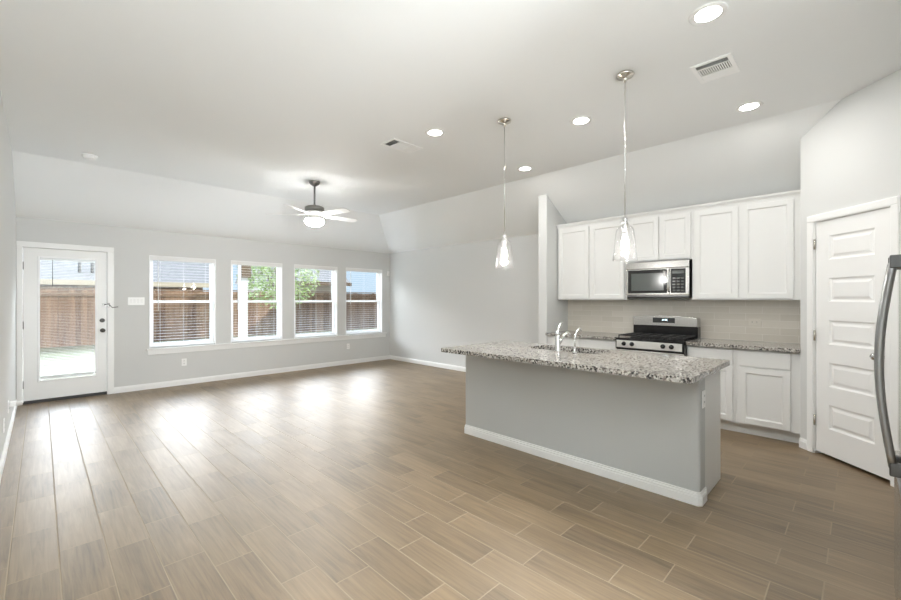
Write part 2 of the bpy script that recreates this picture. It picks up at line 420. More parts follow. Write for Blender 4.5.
# patio door casing
t3 = MB()
t3.box(DX0-.02-CAS+.020, DX0-.02+.012, YW-.016, YW, 0, DH+.006).box(DX1+.008, DX1+.02+CAS, YW-.016, YW, 0, DH+.006).box(DX0-.02-CAS+.020, DX1+.02+CAS, YW-.016, YW, DH+.006, DH+.015+CAS)
t3.box(DX0-.02, DX0-.004, YW, YW+.14, 0, DH+.006).box(DX1+.004, DX1+.02, YW, YW+.14, 0, DH+.006).box(DX0-.02, DX1+.02, YW, YW+.14, DH+.006, DH+.015)
struct(t3.build('trim_3', M['trim'], bevel=.004))
struct(MB().box(DX0-.004, DX1+.004, YW+.01, YW+.13, 0, .039).build('trim_4', M['rubber']))
# pantry casing
t5 = MB(dg)
for a, b in ((SD0-CAS-.008, SD0-.006), (SD1+.006, SD1+CAS+.008)): t5.box(a, b, 0, .014, 0, 2.068).box(a+.006, b-.006, .0145, .019, 0, 2.069)
t5.box(SD0-CAS-.008, SD1+CAS+.008, 0, .014, 2.068, 2.068+CAS).box(SD0-CAS, SD1+CAS, .0145, .019, 2.075, 2.062+CAS)
t5.box(SD0-.015, SD0-.003, -.1, 0, 0, 2.068).box(SD1+.003, SD1+.015, -.1, 0, 0, 2.068).box(SD0-.015, SD1+.015, -.1, 0, 2.066, 2.075)
struct(t5.build('trim_5', M['trim'], bevel=.003))

# ------------------------------------------------------------------ doors
# glazed patio door
d1 = bpy.data.objects.new('door_1', None); sc.collection.objects.link(d1); d1.location = (DX0, YW, 0)
struct(d1, 'white patio door with one tall glass lite and enclosed blind', 'door')
gx0, gx1, gz0, gz1 = -.022, .562, .285, 1.95
yf = YW+.028
s_ = MB(); zb, zt_ = .040, DH
s_.box(DX0, gx0, yf, yf+.045, zb, zt_).box(gx1, DX1, yf, yf+.045, zb, zt_).box(gx0, gx1, yf, yf+.045, zb, gz0).box(gx0, gx1, yf, yf+.045, gz1, zt_)
s_.build('slab', M['trim'], d1)
lf = MB(lambda a, n, z: (a, yf-n, z))
def ring(mb, x0, x1, z0, z1, wdt, d0, d1_):
    mb.box(x0, x0+wdt, d0, d1_, z0, z1).box(x1-wdt, x1, d0, d1_, z0, z1).box(x0+wdt, x1-wdt, d0, d1_, z0, z0+wdt).box(x0+wdt, x1-wdt, d0, d1_, z1-wdt, z1)
ring(lf, gx0-.012, gx1+.012, gz0-.012, gz1+.012, .024, -.002, .010)
lf.build('lite_frame', M['vinyl'], d1, bevel=.004)
MB().box(gx0+.01, gx1-.01, yf+.012, yf+.014, gz0+.01, gz1-.01).build('glass_pane', M['pane'], d1)
bl = MB(); z = gz1-.05
while z > gz0+.06:
    bl.box(gx0+.016, gx1-.016, yf+.022, yf+.034, z, z+.0012); z -= .021
bl.box(gx0+.014, gx1-.014, yf+.018, yf+.038, gz1-.04, gz1-.012)
slats = bl.build('blind_slats', M['blind'], d1)
MB().box(gx0+.014, gx1-.014, yf+.018, yf+.038, gz0+.014, gz0+.062).build('blind_rail', M['blind'], slats, bevel=.003)
MB().tube([(.112, yf+.014, gz1-.03), (.112, yf+.014, 1.56)], .004, 8).build('blind_wand', M['lockmetal'], slats)
for z in (1.825, 1.039, .254):
    MB().lathe([(.0075, z-.05), (.0075, z+.05)], (DX0-.003, yf-.006, 0), 12).build('hinge', M['lockmetal'], d1)
db = MB().lathe([(.030, 0), (.030, .012), (.024, .016)], (0, 0, 0), 20, 'y')
db.v = [(x+.628, yf-y, z+1.077) for x, y, z in db.v]; o = db.build('deadbolt', M['lockmetal'], d1)
MB().box(.624, .632, yf-.034, yf-.014, 1.062, 1.092).build('thumb_turn', M['lockmetal'], o, bevel=.003)
kb = MB().lathe([(.030, 0), (.030, .008), (.012, .012), (.012, .034), (.025, .042), (.028, .056), (.02, .066), (0, .068)], (0, 0, 0), 20, 'y')
kb.v = [(x+.632, yf-y, z+.932) for x, y, z in kb.v]; kb.build('door_knob', M['lockmetal'], d1)
# swing latch on the casing
lk = thing('door_latch', 'small metal swing latch on the right casing of the glass patio door', 'latch', (.70, YW-.016, 1.30))
lm = MB().box(.68, .71, YW-.024, YW-.016, 1.27, 1.325)
MB().box(.63, .662, yf-.008, yf, 1.29, 1.318).build('keeper_plate', M['nickel'], lk, bevel=.002)
lm.build('latch_plate', M['nickel'], lk, bevel=.002)
MB().tube([(.655, yf-.016, 1.305), (.69, YW-.036, 1.315), (.735, YW-.045, 1.262), (.80, YW-.04, 1.272)], .0075, 8).build('swing_bar', M['nickel'], lk)

# pantry door
d2 = bpy.data.objects.new('door_2', None); sc.collection.objects.link(d2); d2.location = dg((SD0+SD1)/2, 0, 0)
struct(d2, 'white five-panel pantry door on the angled wall', 'door')
nf = -.008                                   # face depth (slightly behind the wall plane)
pd = MB(lambda a, n, z: dg(a, nf-n, z))      # local: a along, n = depth into the door, z
px0, px1 = SD0+.124, SD1-.124
pz = [(1.722-i*.367, 1.931-i*.367) for i in range(5)]
pd.box(SD0+.002, px0, 0, .035, .028, 2.063).box(px1, SD1-.002, 0, .035, .028, 2.063)
zz = [.028]+[q for a, b in reversed(pz) for q in (a, b)]+[2.063]
for i in range(0, len(zz), 2): pd.box(px0, px1, 0, .035, zz[i], zz[i+1])
for a, b in pz:
    pd.rects([(px0, px1, a, b, 0), (px0+.014, px1-.014, a+.014, b-.014, .011), (px0+.026, px1-.026, a+.026, b-.026, .011), (px0+.046, px1-.046, a+.046, b-.046, .003)])
pd.build('slab', M['trim'], d2)
for z in (1.87, 1.054, .30):
    MB().lathe([(.0075, z-.045), (.0075, z+.045)], dg(SD0-.001, .004, 0), 12).build('hinge', M['satin'], d2)
kp = MB(lambda x, y, z: dg((XP-4.515)/S2+x, nf+y, z+.94))
kp.lathe([(.030, 0), (.030, .008), (.011, .012), (.011, .034), (.024, .042), (.028, .056), (.02, .066), (0, .068)], (0, 0, 0), 20, 'y')
kp.build('door_knob', M['chrome'], d2)

# ------------------------------------------------------------------ windows with their blinds
WL = ['window beside the glass door', 'second window from the glass door, white post outside', 'third window from the glass door', 'window nearest the far corner']
def make_window(i, a, b):
    r = bpy.data.objects.new('window_%d' % i, None); sc.collection.objects.link(r); r.location = ((a+b)/2, YW, WB)
    struct(r, 'white single-hung '+WL[i-1], 'window')
    y0 = YW+.085; fr = MB(lambda x, n, z: (x, n, z)); ring(fr, a+.001, b-.001, WB+.001, WT-.001, .038, y0, y0+.05)
    fr.build('window_frame', M['vinyl'], r, bevel=.003)
    for x0, x1 in ((a+.0005, a+.012), (b-.012, b-.0005)): MB().box(x0, x1, YW+.001, y0-.001, WB+.002, WT-.013).build('jamb', M['vinyl'], r)
    MB().box(a+.0005, b-.0005, YW+.001, y0-.001, WT-.012, WT-.0005).build('jamb', M['vinyl'], r)
    mid = (WB+WT)/2
    for nm, z0, z1, yy in (('upper_sash', mid-.02, WT-.03, y0+.026), ('lower_sash', WB+.03, mid+.02, y0+.004)):
        s = MB(lambda x, n, z: (x, n, z)); ring(s, a+.03, b-.03, z0, z1, .036, yy, yy+.02)
        so_ = s.build(nm, M['vinyl'], r, bevel=.003)
        MB().box(a+.06, b-.06, yy+.009, yy+.012, z0+.03, z1-.03).build('pane', M['pane'], so_)
for i, (a, b) in enumerate(WIN): make_window(i+1, a, b)
BLB = ['lowered white slat blind in the window beside the glass door', 'lowered white slat blind in the second window from the glass door',
       'lowered white slat blind in the third window from the glass door', 'lowered white slat blind in the window nearest the far corner']
for i, (a, b) in enumerate(WIN):
    a_, b_ = a+.016, b-.016; y0 = YW+.012
    r = thing('window_blind', BLB[i], 'blind', ((a+b)/2, YW+.04, WB+.02), 'blinds of the four living room windows')
    MB().box(a_, b_, y0+.004, y0+.056, WT-.05, WT-.014).build('headrail', M['blind'], r)
    MB().box(a+.0125, b-.0125, y0-.016, y0, WT-.075, WT-.014).build('valance', M['blind'], r, bevel=.004)
    s = MB(); z = WT-.085
    while z > WB+.05: s.box(a_, b_, y0+.012, y0+.046, z, z+.0010); z -= .0455
    s.build('slats', M['blind'], r)
    MB().box(a_, b_, y0+.006, y0+.054, WB+.012, WB+.03).build('bottom_rail', M['blind'], r, bevel=.003)
    c = MB()
    for q in (a_+.13, (a_+b_)/2, b_-.13): c.box(q-.0006, q+.0006, y0+.006, y0+.007, WB+.03, WT-.05).box(q-.0006, q+.0006, y0+.051, y0+.052, WB+.03, WT-.05)
    c.build('ladder_cord', M['blind'], r)
    MB().tube([(a_+.10, y0-.004, WT-.07), (a_+.10, y0-.006, 1.28 if i == 3 else 1.2)], .0045, 8).build('tilt_wand', M['blind'], r)

# ------------------------------------------------------------------ kitchen: base cabinets, countertops, uppers
def shaker(parent, y0, y1, z0, z1, xf, name='door', rail=.055, th=.019):
    """framed cabinet front on a face at x = xf (front faces -X); y0<y1"""
    m = MB(lambda a, n, z: (xf-th+n, a, z))
    m.box(y0, y0+rail, 0, th, z0, z1).box(y1-rail, y1, 0, th, z0, z1).box(y0+rail, y1-rail, 0, th, z0, z0+rail).box(y0+rail, y1-rail, 0, th, z1-rail, z1)
    m.rects([(y0+rail, y1-rail, z0+rail, z1-rail, 0.001), (y0+rail+.010, y1-rail-.010, z0+rail+.010, z1-rail-.010, .010)])
    return m.build(name, M['cab'], parent, bevel=.0015)
def flatfront(parent, y0, y1, z0, z1, xf, name='drawer', th=.019):
    return MB().box(xf-th, xf, y0, y1, z0, z1).build(name, M['cab'], parent, bevel=.003)
CH = .876
def base_cab(y0, y1, label, fronts):
    r = thing('base_cabinet', label, 'cabinet', (XB+.2, (y0+y1)/2, 0), 'base cabinets along the kitchen wall')
    b = MB().box(XB+.019, XK-.002, y0+.0005, y1-.0005, .11, CH).box(XB+.094, XK-.002, y0+.0005, y1-.0005, 0, .11)
    b.build('body', M['cab'], r)
    for k, a0, a1, z0, z1 in fronts:
        (shaker if k == 'door' else flatfront)(r, a0, a1, z0, z1, XB+.019, k)
    return r
base_cab(.394, .898, 'white base cabinet against the pantry wall with one door and one drawer', [('door', .469, .872, .125, .690), ('drawer', .469, .872, .705, .860)])
base_cab(.898, 1.352, 'narrow white base cabinet between the range and its neighbour by the pantry', [('door', .928, 1.335, .125, .690), ('drawer', .928, 1.335, .705, .860)])
base_cab(2.116, 2.62, 'white base cabinet on the far side of the range, next to it', [('door', 2.135, 2.605, .125, .690), ('drawer', 2.135, 2.605, .705, .860)])
base_cab(2.62, 3.121, 'white base cabinet in the corner against the wing wall', [('door', 2.635, 3.08, .125, .690), ('drawer', 2.635, 3.08, .705, .860)])
def slab(name, outline, holes, z0, z1, bevel=.004):
    bm = bmesh.new(); edges = []
    for lp in [outline]+holes:
        vs = [bm.verts.new((x, y, z1)) for x, y in lp]
        edges += [bm.edges.new((vs[i], vs[(i+1) % len(vs)])) for i in range(len(vs))]
    bmesh.ops.triangle_fill(bm, use_beauty=True, use_dissolve=False, edges=edges)
    top = list(bm.faces); ex = bmesh.ops.extrude_face_region(bm, geom=top)
    for v in [g for g in ex['geom'] if isinstance(g, bmesh.types.BMVert)]: v.co.z = z0
    bmesh.ops.recalc_face_normals(bm, faces=bm.faces)
    me = bpy.data.meshes.new(name); bm.to_mesh(me); bm.free(); me.materials.append(M['granite'])
    o = bpy.data.objects.new(name, me); sc.collection.objects.link(o)
    b = o.modifiers.new('bevel', 'BEVEL'); b.width = bevel; b.segments = 2; b.limit_method = 'ANGLE'; b.angle_limit = math.radians(50)
    return o
def rrect(x0, x1, y0, y1, r, n=6, corners=(1, 1, 1, 1)):
    pts = []
    for (cx, cy_, a0, on) in ((x1-r, y0+r, -90, corners[1]), (x1-r, y1-r, 0, corners[2]), (x0+r, y1-r, 90, corners[3]), (x0+r, y0+r, 180, corners[0])):
        if on:
            for k in range(n+1):
                a = math.radians(a0+90*k/n); pts.append((cx+r*math.cos(a), cy_+r*math.sin(a)))
        else:
            a = math.radians(a0+45); pts.append((cx+r*math.copysign(1, math.cos(a)), cy_+r*math.copysign(1, math.sin(a))))
    return pts
XCF = 5.0
tag(slab('countertop', [(XCF, YP+.003), (XK-.001, YP+.003), (XK-.001, 1.351), (XCF, 1.351)], [], CH, .914), 'speckled granite countertop between the range and the pantry wall', 'countertop', 'granite worktops')
tag(slab('countertop', [(XCF, 2.117), (XK-.001, 2.117), (XK-.001, WY0-.002), (XCF, WY0-.002)], [], CH, .914), 'speckled granite countertop between the range and the wing wall', 'countertop', 'granite worktops')
struct(MB().box(XK-.009, XK, YP+.002, WY0, .914, 1.372).build('trim_backsplash', M['tile']), 'beige glossy subway tile backsplash', 'backsplash')

def upper_cab(y0, y1, z0, label, doors):
    r = thing('upper_cabinet', label, 'cabinet', (XU+.15, (y0+y1)/2, z0), 'upper cabinets along the kitchen wall')
    MB().box(XU+.002, XK-.002, y0+.0005, y1-.0005, z0, 2.405).build('body', M['cab'], r)
    for a, b in doors: shaker(r, a, b, z0+.014, 2.385, XU+.002, 'door', .052)
    return r
upper_cab(2.118, 3.108, 1.374, 'tall white two-door wall cabinet beside the wing wall', [(2.632, 3.092), (2.150, 2.608)])
upper_cab(1.372, 2.118, 1.848, 'short white two-door wall cabinet above the microwave', [(1.735, 2.100), (1.388, 1.722)])
upper_cab(.394, 1.372, 1.374, 'tall white two-door wall cabinet beside the pantry wall', [(.930, 1.346), (.468, .896)])
cr = MB().prism([(XU+.02, .395, 2.405), (XU-.005, .395, 2.405), (XU-.008, .395, 2.42), (XU-.028, .395, 2.445), (XU-.032, .395, 2.461), (XU+.02, .395, 2.461)], (0, 3.12-.395, 0))
tag(cr.build('crown_moulding', M['cab']), 'white crown moulding along the tops of the wall cabinets', 'moulding')

# ------------------------------------------------------------------ microwave
mf, ma, mb_, mz0, mz1 = 5.275, 1.392, 2.115, 1.412, 1.842
mw = thing('microwave', 'stainless over-the-range microwave hung under the short wall cabinet', 'microwave', (5.45, (ma+mb_)/2, mz0))
MB().box(mf+.03, XK-.012, ma+.006, mb_-.006, mz0, mz1).build('body', M['steel_d'], mw, bevel=.003)
MB().box(mf+.004, mf+.03, 1.600, mb_, mz0+.02, 1.752).build('door', M['steel'], mw, bevel=.006)
dr = mw.children[-1]
MB().box(mf, mf+.005, 1.628, 2.085, 1.455, 1.742).build('door_glass', M['bglass'], dr, bevel=.002)
MB().box(mf-.001, mf+.001, 1.665, 2.045, 1.485, 1.700).build('window', M['ovglass'], dr)
MB().box(mf+.004, mf+.03, ma, 1.598, mz0+.02, 1.752).build('control_panel', M['steel'], mw, bevel=.006)
cpn = mw.children[-1]
MB().box(mf, mf+.005, 1.428, 1.585, 1.455, 1.742).build('keypad', M['bglass'], cpn, bevel=.002)
kk = MB()
for i in range(5):
    for j in range(3): kk.box(mf-.0008, mf+.001, 1.445+j*.045, 1.475+j*.045, 1.475+i*.036, 1.492+i*.036)
kk.build('buttons', M['ovglass'], cpn)
MB().box(mf-.0008, mf+.001, 1.445, 1.568, 1.685, 1.72).build('display', M['ovglass'], cpn)
MB().box(mf, mf+.03, ma, mb_, 1.756, mz1-.002).build('vent_panel', M['steel'], mw, bevel=.006)
bd = MB().lathe([(.018, 0), (.018, .003)], (mf-.004, 1.745, 1.797), 24, 'x'); bd.build('badge', M['badge'], mw, label='small round silver emblem')
MB().tube([(mf+.01, 1.607, 1.47), (mf-.022, 1.607, 1.485), (mf-.03, 1.607, 1.6), (mf-.022, 1.607, 1.715), (mf+.01, 1.607, 1.73)], .010, 12).build('handle', M['steel'], dr)
MB().box(mf+.02, XK-.03, ma+.02, mb_-.02, mz0-.012, mz0).build('bottom_vent', M['black'], mw)

# ------------------------------------------------------------------ gas range
ra, rb, rf = 1.356, 2.112, 4.964
rg = thing('gas_range', 'stainless and black gas range standing between the kitchen countertops', 'stove', (5.3, (ra+rb)/2, 0))
MB().box(rf+.03, XK-.012, ra, rb, .06, .895).build('body', M['black'], rg)
MB().box(rf+.06, XK-.05, ra+.03, rb-.03, 0, .06).build('toe_base', M['black'], rg)
MB().box(rf-.005, XK-.03, ra, rb, .893, .916).build('cooktop', M['black'], rg, bevel=.004)
cp = MB().box(rf, rf+.03, ra, rb, .785, .893).build('control_panel', M['black'], rg, bevel=.004)
MB().box(rf-.004, rf, ra+.022, rb-.012, .802, .888)  .build('fascia', M['steel_l'], cp, bevel=.002)
for yk in (2.009, 1.915, 1.572, 1.484):
    k = MB().lathe([(.026, 0), (.024, -.012), (.019, -.015), (.017, -.030), (0, -.031)], (rf-.004, yk, .848), 20, 'x').build('knob', M['black'], cp)
    MB().box(rf-.037, rf-.030, yk-.004, yk+.004, .832, .864).build('knob_grip', M['black'], k)
od = MB().box(rf-.004, rf+.028, ra+.004, rb-.004, .24, .778).build('oven_door', M['steel'], rg, bevel=.006)
MB().box(rf-.007, rf-.003, ra+.11, rb-.11, .36, .66).build('oven_window', M['bglass'], od)
MB().tube([(rf, ra+.06, .735), (rf-.045, ra+.06, .735), (rf-.05, ra+.09, .735), (rf-.05, rb-.09, .735), (rf-.045, rb-.06, .735), (rf, rb-.06, .735)], .012, 12).build('handle', M['steel'], od)
MB().box(rf, rf+.028, ra+.004, rb-.004, .07, .23).build('storage_drawer', M['steel'], rg, bevel=.006)
# backguard with a gently arched top
bx0, bx1 = 5.50, XK-.012
arch = [(ra+.004, 1.046), (ra+.004, 1.150)]
for k in range(13):
    u = k/12; y = ra+.02+u*(rb-ra-.04); arch.append((y, 1.158+.022*math.sin(math.pi*u)))
arch += [(rb-.004, 1.150), (rb-.004, 1.046)]
bg_ = MB().box(bx0+.01, bx1, ra+.004, rb-.004, .912, 1.046).build('backguard', M['black'], rg, bevel=.003)
MB().prism([(bx0-.004, y, z) for y, z in arch], (bx1-bx0+.004, 0, 0)).build('backguard_panel', M['steel'], bg_, bevel=.006)
dsp = MB().box(bx0-.007, bx0-.003, 1.605, 1.862, 1.088, 1.150).build('display', M['bglass'], bg_, bevel=.002)
dg_ = MB()
def digit(y, segs, s=.0085):
    w_, h_, t_ = s, s*1.6, .0022; zc = 1.125
    S = {'a': (-1, 1, 1, 1), 'g': (-1, 0, 1, 0), 'd': (-1, -1, 1, -1), 'f': (-1, 0, -1, 1), 'b': (1, 0, 1, 1), 'e': (-1, -1, -1, 0), 'c': (1, -1, 1, 0)}
    for k in segs:
        y0, z0, y1, z1 = S[k]
        dg_.box(bx0-.0085, bx0-.0068, y-y0*w_/2-(t_/2 if 1 else 0)-0, y-y1*w_/2+t_/2, zc+z0*h_/2-t_/2, zc+z1*h_/2+t_/2)
for y, sgs in ((1.752, 'bc'), (1.736, 'abged'), (1.714, 'abcdef'), (1.698, 'abcdef')): digit(y, sgs)
dg_.build('clock_digits', M['digit'], dsp)
# burners and grates
for (bx, by) in ((5.12, 1.53), (5.12, 1.94), (5.38, 1.53), (5.38, 1.94), (5.25, 1.735)):
    MB().lathe([(.048, .916), (.048, .922), (.034, .926), (.034, .934), (0, .936)], (bx, by, 0), 20).build('burner', M['iron'], rg)
for (y0, y1) in ((ra+.02, 1.60), (1.606, 1.864), (1.87, rb-.02)):
    g = MB(); t_ = .005; z0, z1 = .938, .950
    g.box(5.0, 5.0+2*t_, y0, y1, z0, z1).box(5.47, 5.47+2*t_, y0, y1, z0, z1).box(5.0, 5.48, y0, y0+2*t_, z0, z1).box(5.0, 5.48, y1-2*t_, y1, z0, z1)
    g.box(5.0, 5.48, (y0+y1)/2-t_, (y0+y1)/2+t_, z0, z1)
    for xx in (5.12, 5.25, 5.38): g.box(xx-t_, xx+t_, y0, y1, z0, z1)
    for xx in (5.005, 5.475):
        for yy in (y0+t_, y1-t_): g.box(xx-t_, xx+t_, yy-t_, yy+t_, .915, z0)
    g.build('grate', M['iron'], rg)

# ------------------------------------------------------------------ island
IX, IX2, IY0, IY1 = 3.097, 3.69, .752, 2.887
isl = thing('kitchen_island', 'grey kitchen island with white baseboard standing on the tile floor', 'island', (3.4, 1.82, 0))
MB().prism([(x, y, 0) for x, y in rrect(IX, IX+.125, IY0, IY1, .022, 6, (1, 0, 0, 1))], (0, 0, CH)).build('knee_wall', M['island'], isl)
for y in (IY0+.006, IY1-.024): MB().box(IX+.125, IX2, y, y+.018, 0, CH).build('end_panel', M['cab'], isl)
MB().box(IX+.125, IX2-.019, IY0+.024, 1.55, .11, CH).box(IX+.125, IX2-.019, 2.29, IY1-.024, .11, CH).box(IX+.125, IX2-.08, IY0+.024, IY1-.024, 0, .11).box(IX2-.04, IX2-.019, 1.55, 2.29, .11, CH).build('cabinet_body', M['cab'], isl)
# cabinet fronts on the range side
def back_front(y0, y1, z0, z1, nm): MB().box(IX2-.019, IX2, y0, y1, z0, z1).build(nm, M['cab'], isl, bevel=.003)
back_front(.79, 1.54, .125, .69, 'door'); back_front(.79, 1.54, .705, .86, 'drawer'); back_front(1.56, 1.91, .125, .69, 'door'); back_front(1.93, 2.28, .125, .69, 'door')
back_front(1.56, 2.28, .705, .86, 'drawer'); back_front(2.30, 2.85, .125, .86, 'dishwasher_front')
# moulded baseboard wrapping the knee wall, with clipped corners
def base_ring(t, z0, z1, m):
    c = .010
    p = [(IX-t, IY0-t+c+.012), (IX-t+c+.012, IY0-t), (IX+.125, IY0-t), (IX+.125, IY0+.02), (IX+.02, IY0+.02), (IX+.02, IY1-.02), (IX+.125, IY1-.02), (IX+.125, IY1+t), (IX-t+c+.012, IY1+t), (IX-t, IY1+t-c-.012)]
    m.prism([(x, y, z0) for x, y in p], (0, 0, z1-z0))
ib = MB(); base_ring(.014, 0, .058, ib); base_ring(.011, .058, .075, ib); base_ring(.006, .075, .090, ib)
ib.build('baseboard', M['trim'], isl, bevel=.002)
# granite top with two sink cut-outs
SX0, SX1 = 3.305, 3.635
holes = [rrect(SX0, SX1, 1.925, 2.27, .05), rrect(SX0, SX1, 1.58, 1.905, .05)]
ict = slab('island_countertop', rrect(2.70, 3.72, .70, 2.841, .022, 6, (1, 1, 1, 1)), [h for h in holes], CH, .914)
tag(ict, 'long speckled granite countertop overhanging the grey island', 'countertop', 'granite worktops')
snk = thing('sink', 'double-bowl stainless sink set under the island countertop', 'sink', (3.47, 1.92, CH))
for (y0, y1) in ((1.925, 2.27), (1.58, 1.905)):
    m = MB(); lps = [(-.012, CH-.001), (.0, CH-.001), (.0, .74), (.03, .715)]; vs = []; n0 = None
    for off, z in lps:
        pts = rrect(SX0+off-.0, SX1-off, y0+off, y1-off, .05 if off <= 0 else .04); n0 = len(pts); vs += [(x, y, z) for x, y in pts]
    fs = [(i*n0+k, i*n0+(k+1) % n0, (i+1)*n0+(k+1) % n0, (i+1)*n0+k) for i in range(len(lps)-1) for k in range(n0)]
    fs.append(tuple(3*n0+k for k in range(n0))); m.add(vs, fs)
    bw = m.build('bowl', M['steel'], snk)
    MB().lathe([(.04, .7155), (.04, .718), (.025, .7185)], (3.47, (y0+y1)/2, 0), 20).build('drain', M['steel_d'], bw)
fc = thing('faucet', 'chrome single-lever kitchen faucet behind the island sink, with short angled spout', 'faucet', (3.255, 1.905, .914))
fx, fy = 3.255, 1.905
MB().lathe([(.030, .914), (.030, .922), (.024, .928), (.023, 1.05), (.020, 1.062)], (fx, fy, 0), 20).build('base', M['chrome'], fc)
MB().tube([(fx+.01, fy, .965), (fx+.045, fy-.004, 1.01), (fx+.09, fy-.008, 1.05), (fx+.14, fy-.012, 1.072), (fx+.175, fy-.015, 1.062), (fx+.19, fy-.016, 1.035)], [.016, .0155, .015, .015, .017, .018], 14).build('spout', M['chrome'], fc)
lv = MB().tube([(fx, fy, 1.055), (fx-.004, fy+.001, 1.075), (fx+.012, fy-.004, 1.115), (fx+.035, fy-.01, 1.15), (fx+.05, fy-.012, 1.165)], [.021, .02, .010, .009, .012], 12); lv.build('lever', M['chrome'], fc)
wt_ = thing('water_tap', 'thin chrome filtered-water tap with a curved neck beside the faucet', 'tap', (3.43, 1.78, .914))
tx, ty = 3.265, 1.745
wt_.location = (tx, ty, .914)
MB().lathe([(.020, .914), (.020, .922), (.012, .928), (.012, .965)], (tx, ty, 0), 16).build('base', M['chrome'], wt_)
MB().tube([(tx, ty, .96), (tx, ty, 1.03), (tx+.012, ty-.003, 1.075), (tx+.035, ty-.008, 1.115), (tx+.06, ty-.012, 1.128), (tx+.078, ty-.016, 1.118), (tx+.084, ty-.017, 1.098)], [.008, .007, .0065, .0065, .0065, .0065, .0075], 12).build('spout', M['chrome'], wt_)
MB().tube([(tx, ty-.008, .948), (tx+.004, ty-.05, .955)], .004, 8).build('tap_lever', M['black'], wt_)

# ------------------------------------------------------------------ refrigerator (seen along its front)
FX0, FX1, FY, FYD = 1.86, 2.75, -.124, -.110
fr = thing('refrigerator', 'stainless french-door refrigerator at the picture edge with a bowed handle', 'refrigerator', ((FX0+FX1)/2, -.5, 0))
MB().box(FX0+.006, FX1-.006, YB+.03, FY-.07, .03, 1.775).build('body', M['steel_d'], fr, bevel=.004)
MB().box(FX0+.03, FX1-.03, YB+.08, FY-.1, 0, .03).build('plinth', M['black'], fr)
xm = (FX0+FX1)/2
for (a, b, hx) in ((FX0, xm-.003, xm-.055), (xm+.003, FX1, xm+.055)):
    d = MB().box(a, b, FY-.065, FY, .70, 1.772).build('door', M['steel'], fr, bevel=.008, seg=3)
    pth = []
    for k in range(17):
        u = k/16; pth.append((hx, FY+.036+.036*math.sin(math.pi*u), .745+u*.765))
    h = MB().tube(pth, .0125, 12).build('handle', M['steel_d'], d)
    for z in (.715, 1.490): MB().box(hx-.014, hx+.014, FY-.001, FY+.046, z, z+.05).build('handle_mount', M['mount'], h, bevel=.004)
fd = MB().box(FX0, FX1, FY-.065, FYD, .06, .69).build('freezer_drawer', M['steel'], fr, bevel=.008, seg=3)
MB().box(FX0+.05, FX1-.05, FYD-.004, FYD+.006, .655, .672).build('drawer_handle', M['steel_d'], fd, bevel=.003)

# ------------------------------------------------------------------ ceiling fixtures
def downlight(loc, label, first=[None]):
    if first[0] is None:
        r = thing('recessed_light', label, 'light', loc, 'round recessed ceiling lights')
        x, y, z = loc
        MB().lathe([(.068, z-.0005), (.098, z-.0005), (.100, z-.004), (.092, z-.008), (.068, z-.006)], (x, y, 0), 32, caps=False).build('trim_ring', M['plastic'], r)
        MB().lathe([(0, z-.0062), (.069, z-.006)], (x, y, 0), 32, caps=False).build('lens', M['lit'], r)
        first[0] = r
    else: r = dup(first[0], loc, label)
    lamp('downlight_lamp', 'AREA', (loc[0], loc[1], loc[2]-.012), 5, .15, color=(1, .985, .96))
    return r
downlight((2.761, .629, HF), 'recessed ceiling light nearest the camera, largest, above the island\'s near end')
downlight((4.339, .68, HF), 'recessed ceiling light closest to the angled pantry wall')
downlight((3.568, 1.843, HF), 'recessed ceiling light between the two glass pendants')
downlight((4.364, 3.02, HF), 'recessed ceiling light by the slope over the wing wall')
downlight((2.789, 3.009, HF), 'recessed ceiling light beside the farther ceiling vent')
downlight((.9, -.8, HF), 'added recessed ceiling light behind the camera, for fill')  # this light and the next are out of view, added for fill
downlight((.9, -2.3, HF), 'added recessed ceiling light in the rear hall, for fill')

def vent(name, x0, x1, y0, y1, label):
    z = HF; r = thing('ceiling_vent', label, 'vent', ((x0+x1)/2, (y0+y1)/2, z), 'white ceiling air vents')
    f = MB(); w_ = .028
    f.box(x0, x0+w_, y0, y1, z-.008, z).box(x1-w_, x1, y0, y1, z-.008, z).box(x0+w_, x1-w_, y0, y0+w_, z-.008, z).box(x0+w_, x1-w_, y1-w_, y1, z-.008, z)
    a, b = x0+w_, x1-w_; L = b-a; c1, c2 = a+.24*L, a+.70*L
    f.box(c1-.005, c1+.005, y0+w_, y1-w_, z-.008, z).box(c2-.005, c2+.005, y0+w_, y1-w_, z-.008, z)
    f.build('frame', M['plastic'], r, bevel=.002)
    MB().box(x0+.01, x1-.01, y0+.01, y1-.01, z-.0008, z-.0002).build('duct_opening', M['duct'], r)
    s = MB()
    def sl_y(xc, tilt, wd=.012):      # slat running along Y
        dx, dz = wd/2*math.cos(tilt), wd/2*math.sin(tilt)
        s.prism([(xc-dx, y0+w_, z-.0055-dz*.4), (xc+dx, y0+w_, z-.0055+dz*.4), (xc+dx, y0+w_, z-.0045+dz*.4), (xc-dx, y0+w_, z-.0045-dz*.4)], (0, y1-y0-2*w_, 0))
    n = 4
    for k in range(n): sl_y(a+(k+.5)*(c1-a)/n, 1.25, .010)
    n = 6
    for k in range(n): sl_y(c2+.005+(k+.5)*(b-c2-.005)/n, -.35, .014)
    n = 14
    for k in range(n):
        yc = y0+w_+(k+.5)*(y1-y0-2*w_)/n; s.box(c1+.005, c2-.005, yc-.0042, yc+.0042, z-.006, z-.004)
    s.build('louvres', M['plastic'], r)
    return r
vent('v', 3.305, 3.617, .618, .868, 'white ceiling air vent nearest the camera, beside the largest recessed light')
vent('v', 2.578, 2.98, 3.41, 3.645, 'white ceiling air vent farther back, between the fan and the pendants')
sm = thing('smoke_detector', 'round white smoke detector on the ceiling above the patio door', 'detector', (.40, 6.318, HF))
